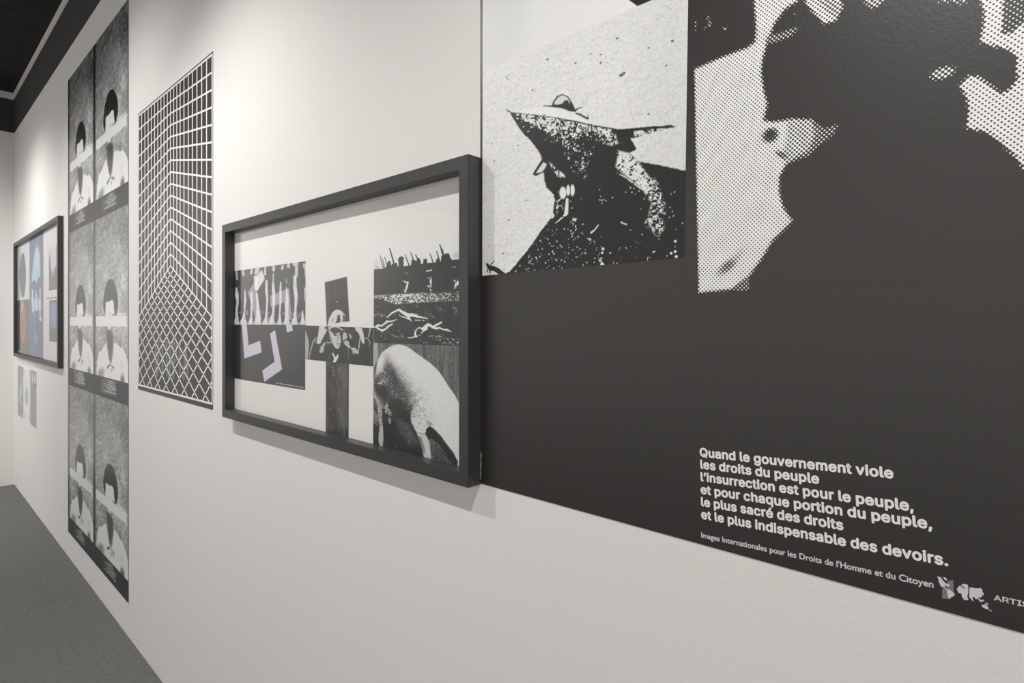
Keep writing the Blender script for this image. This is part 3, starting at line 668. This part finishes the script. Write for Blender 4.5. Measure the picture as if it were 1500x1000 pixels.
def paint_soldiers(U, V):
    p = Paint(U, V, 208); c = sf((540,350), 10); d = sf((540,420), 10)
    p.add(np.ones(len(U)), (p.grain(1.2,3)-.5)*8)
    p.put(p.mell(551,390,5,9,0,.8), 180, .5); p.put(p.mell(670,374,6,5,0,.7), 165, .5)
    top = c((60,447),(78,445),(200,435),(250,420),(265,370),(280,340),(300,315),(322,330),(326,390),(345,362),(390,352),(415,345),(422,400),(436,405),(440,340),(428,300),(450,265),(480,250),(502,262),(520,282),(508,310),(512,350),(510,400),(560,392),(620,385),(630,310),(660,300),(700,325),(710,285),(745,280),(760,325),(768,335),(758,365),(798,358),(802,295),(830,288),(852,285),(858,352),(910,348),(985,342),(990,290),(1020,282),(1035,318),(1058,325),(1066,245),(1108,238),(1122,210),(1180,214),(1190,260),(1222,306),(1360,292))
    p.put(p.mpoly(top+[(676,600),(546,600)], .5), 66)
    for a, b, w in (((165,240),(215,420),14),((205,285),(235,420),10),((232,262),(275,390),13),((308,140),(375,370),22),((535,235),(592,385),16),((618,200),(652,305),16),((688,230),(718,295),18),((897,215),(948,352),16),((995,180),(1035,310),18),((1042,80),(1092,240),22),((1080,150),(1100,240),16),((90,390),(160,435),6)):
        p.put(p.mline(c(a, b), [w/14, w/9], .4), 66)
    p.put(p.mline(c((505,610),(540,632),(580,632)), [1,2.2,1.6], .4)*sstep(.2,.3,p.grain(1.2,4)), 212); p.put(p.mline(c((575,635),(558,700),(540,780)), [2.4,3,1.4], .4), 212); p.put(p.mline(c((520,735),(528,785)), [2,1.2], .4)*sstep(.3,.5,p.grain(1.2,5)), 200); p.put(p.mline(c((545,497),(565,497)), 1.3), 150)
    p.put(p.mline(c((852,468),(920,456)), 1.9, .4), 210); p.put(p.mline(c((912,560),(908,680),(912,782)), [2.4,3.2,1.4], .6)*sstep(.3,.45,p.grain(1.7,6)), 210); p.put(p.mell(540+876/10,350+690/10,1.5,1.5), 195); p.put(p.mell(540+876/10,350+568/10,1,1), 170)
    p.put(p.mline(c((1205,412),(1295,408)), .9)*sstep(.3,.5,p.grain(1.3,8)), 190); p.put(p.mpoly(c((1240,590),(1310,585),(1325,640),(1300,720),(1245,730),(1265,660)), .8)*sstep(.45,.55,p.grain(1.7,9)), 210)
    # stippled ground
    t = p.grain(.95, 11)*.7+p.grain(2.2, 12)*.3
    band = p.mpoly(d((78,128),(300,108),(600,95),(1000,80),(1340,66),(1340,200),(1000,215),(700,235),(400,255),(200,190),(78,165)), 1.2)
    br = .46+.16*np.clip(np.abs((U-595)/70), 0, 1)
    p.put(band*sstep(-.06,.06,t-br), 205)
    p.put(p.mline(d((300,165),(500,140),(640,130)), [1,2.2,1], 1)*sstep(-.1,.1,t-.3), 210); p.put(p.mline(d((330,190),(700,215)), [1,1.8], 1)*sstep(-.1,.1,t-.35), 208)
    low = p.mpoly(d((78,260),(1340,200),(1340,840),(78,820)), 2)
    clump = fbm(U/16, V/7, 31, 2)
    p.put(low*sstep(.80,.86,t+(clump-.5)*.42), 170, .8)
    p.put(p.mpoly(d((1240,240),(1300,300),(1300,420),(1240,380)), 2)*sstep(.62,.68,t), 190); p.put(p.mpoly(d((880,700),(1000,700),(1330,790),(1330,850),(1080,840),(900,740)), 3)*sstep(.68,.74,t), 195); p.put(p.mpoly(d((320,690),(520,700),(520,750),(340,735)), 2)*sstep(.62,.68,t), 180); p.put(p.mpoly(d((78,400),(260,410),(250,440),(90,430)), 2)*sstep(.55,.62,t), 170)
    W = 214
    p.put(p.mline(d((275,445),(340,382),(440,333),(470,345)), [1.6,2.2,2.8,3], .4), W); p.put(p.mline(d((440,340),(500,372),(570,412),(650,412),(720,436),(790,450),(862,464)), [2.4,4.2,5.5,4.6,3.2,2.2,1.4], .5), W)
    p.put(p.mline(d((570,430),(600,465),(628,505)), [3.5,2.4,.9], .4), W); p.put(p.mline(d((482,432),(540,452),(592,474)), [1.2,1.7,1.8], .4), W); p.put(p.mell(540+462/10,420+388/10,1.4,1.2), 66); p.put(p.mline(d((455,400),(462,440)), .8, .4), 190); p.put(p.mline(d((680,488),(760,490)), 1.4, .4), 205); p.put(p.mell(540+805/10,420+492/10,1.3,1), 205)
    p.put(p.mline(d((70,592),(100,585),(140,565),(185,572),(230,540),(275,510),(350,502),(405,478)), [1,2.4,3.6,2.4,2.4,2.6,1.8,1.2], .4), W); p.put(p.mline(d((120,595),(165,625),(205,640),(250,615),(300,570),(348,545)), [2.4,2.6,2.8,2.4,2.6,1.8], .4), W); p.put(p.mline(d((190,640),(205,662)), [2,.8], .4), W); p.put(p.mline(d((255,500),(300,505)), 1.6, .4), W)
    p.put(p.mline(d((580,748),(630,742),(690,728)), [1.2,1.6,2.2], .4), W); p.put(p.mline(d((700,730),(678,695),(690,640),(715,608),(745,600)), [2.4,3.2,1.6,1.2,1.8], .4), W); p.put(p.mline(d((745,600),(790,615),(830,590),(870,555),(905,565),(940,592)), [1.4,3.6,5.4,4.8,4,3.4], .5), W); p.put(p.mline(d((770,680),(800,645),(850,610)), [1,2.4,3.4], .5), W); p.put(p.mline(d((940,592),(985,560),(1030,540),(1065,518)), [3,3,2.6,2.2], .4), W); p.put(p.mline(d((960,600),(990,610),(1040,600),(1090,625),(1150,630),(1212,656)), [3,3.2,2.4,2,2.8,.8], .4), W); p.put(p.mline(d((710,720),(760,705)), .8, .4), 200)
    return p
panel('soldiers_photograph', [(547.8,365.6),(675.5,349.5),(674.5,506.5),(547.3,502.0)], 420, 460, paint_soldiers, nf, org)
def paint_pig(U, V):
    p = Paint(U, V, 104); c = sf((540,500), 10); d = sf((540,580), 8.333)
    p.C[:] = (106+(fbm(U/2.2, V/60, 3, 3)-.5)*70+(p.grain(1.2,5)-.5)*26)[:, None]
    p.put(p.mpoly(c((50,0),(128,0),(132,260),(60,420)), 1), 176, .8); p.put(p.mline(c((805,0),(815,300)), 1.4, .8), 66, .6); p.put(p.mline(c((978,0),(982,430)), 1.2, .8), 66, .5); p.put(p.mell(540+1040/10,500+310/10,1.2,2), 50, .7)
    # floor, dark under the animal
    p.put(p.mpoly(d((30,130),(520,180),(700,380),(1100,860),(1100,1000),(30,1000)), 2), 64)
    p.add(p.mpoly(d((350,280),(520,320),(640,600),(500,590),(360,430)), 6), (fbm(U/1.5, V/1.2, 6, 2)-.15)*75)
    p.put(p.mpoly(d((735,525),(780,520),(870,590),(960,730),(1060,850),(1100,900),(760,830)), 1.2), 104); p.add(p.mpoly(d((735,525),(870,590),(1060,850),(760,860)), 2), (p.grain(1.2,8)-.5)*70-18*sstep(640,670,V))
    # body
    body = c((70,560),(95,500),(110,420),(128,300),(160,225),(205,150),(300,82),(380,50),(430,42),(500,50),(560,75),(630,118),(690,165),(740,200),(800,240),(860,285),(920,330),(980,385),(1030,440),(1080,510),(1120,575),(1160,640),(1200,695),(1260,780),(1315,885),(1360,980),(1360,1900),(1290,1830)) + d((1085,800),(1040,690),(960,590),(880,480),(800,400),(740,360),(705,400),(690,470),(600,470),(560,400),(520,310),(505,250),(470,220),(420,190),(330,180),(290,230),(240,170),(220,70),(190,150),(180,240),(120,200),(90,40),(70,20))
    p.put(p.mpoly(body, .6), 202)
    st = vnoise((U*.9+V*.5)/1.9, (V*.9-U*.5)/.75, 21)*.6+p.grain(1.1,22)*.4
    ell = lambda x, y, rx, ry, r, s_: p.mell(540+x/10, 500+y/10, rx, ry, r, s_)
    mb_ = p.mpoly(body, 1)
    shade = np.clip(ell(330,700,22,30,-.35,.75)*1.0+ell(180,640,10,16,0,.6)*.6+ell(480,900,18,22,-.3,.7)*.6+ell(290,400,7,18,-.2,.8)*.55, 0, 1)*mb_
    p.put(shade*(.35+.65*sstep(.3,.75,st+shade*.12)), 70, .96)
    sh2 = np.clip(ell(700,1000,18,32,-.35,.8), 0, 1)*mb_; p.put(sh2*sstep(.5,.8,st), 96, .75)
    p.put(ell(400,960,20,12,.3,.5)*mb_*sstep(.35,.5,1-st*.6), 62, .9); p.put(ell(190,720,9,18,-.5,.6)*mb_, 60, .85); p.put(ell(380,560,6,18,-.35,.8)*mb_, 72, .7); p.put(ell(170,330,5,12,.2,.9)*mb_, 206, .8)
    gl = ell(200,600,7,6,0,.6)*mb_; p.put(gl*sstep(.55,.65,st), 205, .9)
    p.put(p.mpoly(d((200,160),(500,170),(515,265),(480,305),(430,300),(360,270),(300,280),(300,400),(200,600),(180,400),(160,150)), 1.5), 60)
    p.put(p.mline(d((520,110),(505,160),(500,220)), [2,3,2], 1.2), 62, .8); p.put(p.mline(d((520,400),(575,470),(610,530)), [3,4,4], 1.6), 74, .85)
    p.put(p.mell(540+745/8.333, 580+335/8.333, 4, 2.4, .5, .9), 110, .6)
    # legs
    p.put(p.mpoly(d((95,10),(125,40),(150,130),(160,220),(168,330),(178,420),(180,540),(172,610),(158,636),(142,620),(122,560),(120,480),(130,400),(122,280),(108,160)), .8), 172); p.add(p.mpoly(d((95,10),(125,40),(150,130),(168,330),(130,400),(122,280)), 1.2), (p.grain(1.3,31)-.75)*90)
    p.put(p.mpoly(d((52,140),(90,200),(120,235),(125,300),(100,320),(52,265)), .8), 120); p.put(p.mpoly(d((52,280),(118,355),(110,365),(52,310)), .6), 120); p.put(p.mpoly(d((225,65),(250,150),(280,200),(282,245),(245,230),(195,200),(195,150)), 1)*sstep(.25,.5,p.grain(1.6,33)), 165); p.put(p.mpoly(d((240,265),(265,275),(270,340),(255,345)), .8), 165)
    p.put(p.mpoly(d((590,460),(640,455),(692,468),(722,510),(745,580),(755,680),(772,800),(730,830),(685,790),(665,700),(650,620),(620,530)), .8), 186); p.put(p.mpoly(d((600,490),(640,500),(680,620),(690,700),(668,690),(645,600)), 1.8), 110, .8); p.put(p.mline(d((590,440),(650,458),(700,450)), [1,1.4,1], .8), 110, .7)
    p.put(p.mpoly(d((705,400),(745,370),(790,395),(880,500),(960,610),(1040,710),(1090,800),(1080,860),(1040,800),(960,740),(900,640),(850,580),(790,530),(755,515),(732,540),(715,470)), 1.2), 66)
    p.put(p.mpoly(d((640,-100),(1130,-100),(1130,840),(1090,800),(960,590),(800,400),(720,330)), 8)*sstep(.74,.9,st), 168, .4)
    p.put(p.mline(d((320,600),(345,630)), .7), 170, .6); p.put(p.mell(540+482/8.333,580+558/8.333,.9,.9), 190, .7)
    p.add(np.ones(len(U)), (p.grain(1.1,41)-.5)*12)
    return p
panel('pig_photograph', [(547.3,502.0),(674.5,506.5),(672.0,692),(546.6,653)], 420, 560, paint_pig, nf, org)

# ---- far frame
ge = .030
hx0, hx1, hz0, hz1, hw = -6.745, -4.715, 1.2135, 2.232, .030
org = (hx0, 0, hz0)
ff = empty('framed_print', org)
tag(ff, 'far black-framed print with blue middle panel, near the end wall corner', 'framed print', 'framed prints')
frame_mb(hx0, hx1, hz0, hz1, hw, ge).build('frame', M['frame'], ff, org, bevel=.0008)
MB().box((hx0+.012, -my, hz0+.012), (hx1-.012, -.001, hz1-.012)).build('mount_sheet', M['paper'], ff, org)
MB().box((hx0+hw-.002, -.0095, hz0+hw-.002), (hx1-hw+.002, -.0080, hz1-hw+.002)).build('glass_pane', M['glass'], ff, org)
P1 = sf((0,300), 8.336); P2 = sf((0,410), 8.336)
def paint_left(U, V):
    p = Paint(U, V, 100)
    p.put(p.mpoly([(10,200),(43.2,200),(43.2,438),(10,441.5)], .35), 226)
    p.put(p.mell(33.3,403,4.6,32.5,0,.06), 96)
    p.put(p.mell(33.6,474,4.6,29.5,0,.08), (180,108,98)); p.put(p.mell(32.4,449,2.2,8,.15,.4), (200,180,186), .8); p.put(p.mell(35.2,466,1.4,12,-.05,.6), (130,130,175), .8)
    p.put(p.mline([(25.4,513.8),(31,515.6)], 1.1, .4), 225)
    return p
def zrect(px4, off):
    q = quad_px(px4, off); return q
def fpanel(name, u0, u1, v0, v1, nu, nv, paint):
    """rectangular sheet: u0,u1 give the sides, v0 top and v1 bottom measured at u1"""
    xa = wallp(u0, 400, OFF)[0]; xb = wallp(u1, 400, OFF)[0]; za = wallp(u1, v0, OFF)[1]; zb = wallp(u1, v1, OFF)[1]
    return grid_mesh(name, [(xa,za),(xb,za),(xb,zb),(xa,zb)], OFF, nu, nv, paint, M['print'], ff, org)
ztop_f, zbot_f = hz1-.02, hz0+.02
def fullpanel(name, u0, u1, nu, nv, paint):
    xa = wallp(u0, 400, OFF)[0]; xb = wallp(u1, 400, OFF)[0]
    return grid_mesh(name, [(xa,ztop_f),(xb,ztop_f),(xb,zbot_f),(xa,zbot_f)], OFF, nu, nv, paint, M['print'], ff, org)
fullpanel('ellipse_panel', 23.0, 43.2, 160, 300, paint_left)
def paint_blue(U, V):
    p = Paint(U, V, (108,108,144))
    p.put(p.mpoly([(43,440),(52.5,440),(52.5,535),(43,535)], 1.5), (120,120,150), .7)
    lb = (172,206,232)
    p.put(p.mpoly(P1((450,510),(475,565),(488,640),(492,760),(492,880),(470,885),(445,955),(420,915),(385,945),(385,900),(400,760),(410,660),(430,570)), 1.0), lb)
    p.put(p.mell(54,378,3.4,18,0,.8), (196,220,236), .8)
    p.put(p.mpoly(P2((380,200),(400,235),(420,220),(440,110),(460,210),(490,240),(500,270),(498,370),(470,360),(455,380),(430,370),(400,410),(388,350)), .9), (165,200,226))
    for l, w in ((((395,125),(398,270)),2.0),(((490,105),(490,230),(485,360),(493,480)),1.7),(((440,250),(445,370)),2.0),(((400,280),(405,380)),2.2)): p.put(p.mline(P2(*l), w, .6), 232, .9)
    p.put(p.mline(P2((485,240),(490,360)), 2.6, .7), 225, .8); p.put(p.mell(493/8.336,410+480/8.336,1.6,2.8), 232)
    p.put(p.mline(P2((420,420),(428,510)), [1,2.2], .8), (130,165,210), .8); p.put(p.mpoly(P2((415,580),(430,630),(460,710),(460,765),(440,780),(420,740)), .7), (110,170,215))
    return p
fullpanel('blue_panel', 43.2, 63.4, 160, 300, paint_blue)
def paint_small(U, V):
    p = Paint(U, V, 96)
    p.put(p.mpoly(P1((590,540),(690,490),(690,740),(660,800),(640,870),(625,830),(610,700)), 1.4), (214,212,222)); p.put(p.mline(P1((605,620),(615,760),(640,880),(670,790),(688,740)), 1.6, 1.6), (120,116,180), .8)
    return p
fpanel('snow_photograph', 71.6, 83.2, 359.5, 423.4, 90, 180, paint_small)
def paint_disc(U, V):
    p = Paint(U, V, 92); p.put(p.mpoly(P2((600,290),(620,282),(660,285),(695,300),(695,560),(670,585),(645,585),(615,560)), 1.2), (104,118,176)); p.put(p.mell(78,461,3.4,17,0,.9), (150,176,222), .7)
    return p
fpanel('disc_photograph', 72.2, 83.4, 438.6, 501.2, 90, 180, paint_disc)
xa = wallp(67.5,430,OFF)[0]; xb = wallp(84,430,OFF)[0]
MB().poly([(xa,1.690),(xb,1.690),(xb,1.698),(xa,1.698)], -OFF).build('caption_line', M['grey_ink'], ff, org)

# ------------------------------------------------------------------ small print below the far frame
sx0 = wallp(26.2,560)[0]; sx1 = wallp(53.6,560)[0]; sz1 = .5*(wallp(26.2,531.5)[1]+wallp(53,547.5)[1]); sz0 = .5*(wallp(26.5,609.5)[1]+wallp(53.4,624.5)[1])
org = (sx0, 0, sz0)
sp_ = empty('strip_print', org)
tag(sp_, 'small pale print of three grey upright strips below the far frame', 'print')
MB().box((sx0, -SH, sz0), (sx1, 0, sz1)).build('sheet', M['paper'], sp_, org)
P3 = sf((0,510), 8.336)
def strip(name, u0, u1, paint, a=0, b=1):
    xa = wallp(u0, 560)[0]; xb = wallp(u1, 560)[0]
    za = sz1-(sz1-sz0)*a; zb = sz1-(sz1-sz0)*b
    grid_mesh(name, [(xa,za),(xb,za),(xb,zb),(xa,zb)], SH+.0003, 60, 160, paint, M['print'], sp_, org)
def paint_s1(U, V):
    p = Paint(U, V, 164)
    for l, w in ((((262,360),(275,430),(265,500)),1.0),(((250,440),(262,560),(240,620)),1.2),(((225,630),(250,655),(275,690)),1.0),(((240,500),(235,600)),.8)): p.put(p.mline(P3(*l), w, .6), 215, .8)
    return p
def paint_s2(U, V):
    p = Paint(U, V, 222); p.put(p.mell(325/8.336,510+590/8.336,2.4,13,0,.3), 176, .8); p.put(p.mline(P3((325,400),(325,490)), 1.0, .6), 180, .8)
    for x, y in ((295,285),(352,305),(302,815),(358,850)): p.put(p.mpoly(P3((x-7,y-35),(x+7,y-32),(x+7,y+35),(x-7,y+32)), .4), 190, .7)
    return p
def paint_s3(U, V):
    p = Paint(U, V, 162); p.add(np.ones(len(U)), np.sin(U*4.2)*16)
    p.put(p.mpoly(P3((388,310),(402,312),(402,420),(388,418)), .5), 205); p.put(p.mpoly(P3((418,315),(432,318),(432,430),(418,425)), .5), 205); p.put(p.mell(430/8.336,510+455/8.336,1.1,2.5), 110, .8)
    return p
strip('left_strip', 26.2, 34.6, paint_s1); strip('middle_strip', 34.6, 44.6, paint_s2); strip('right_strip', 44.6, 53.6, paint_s3)
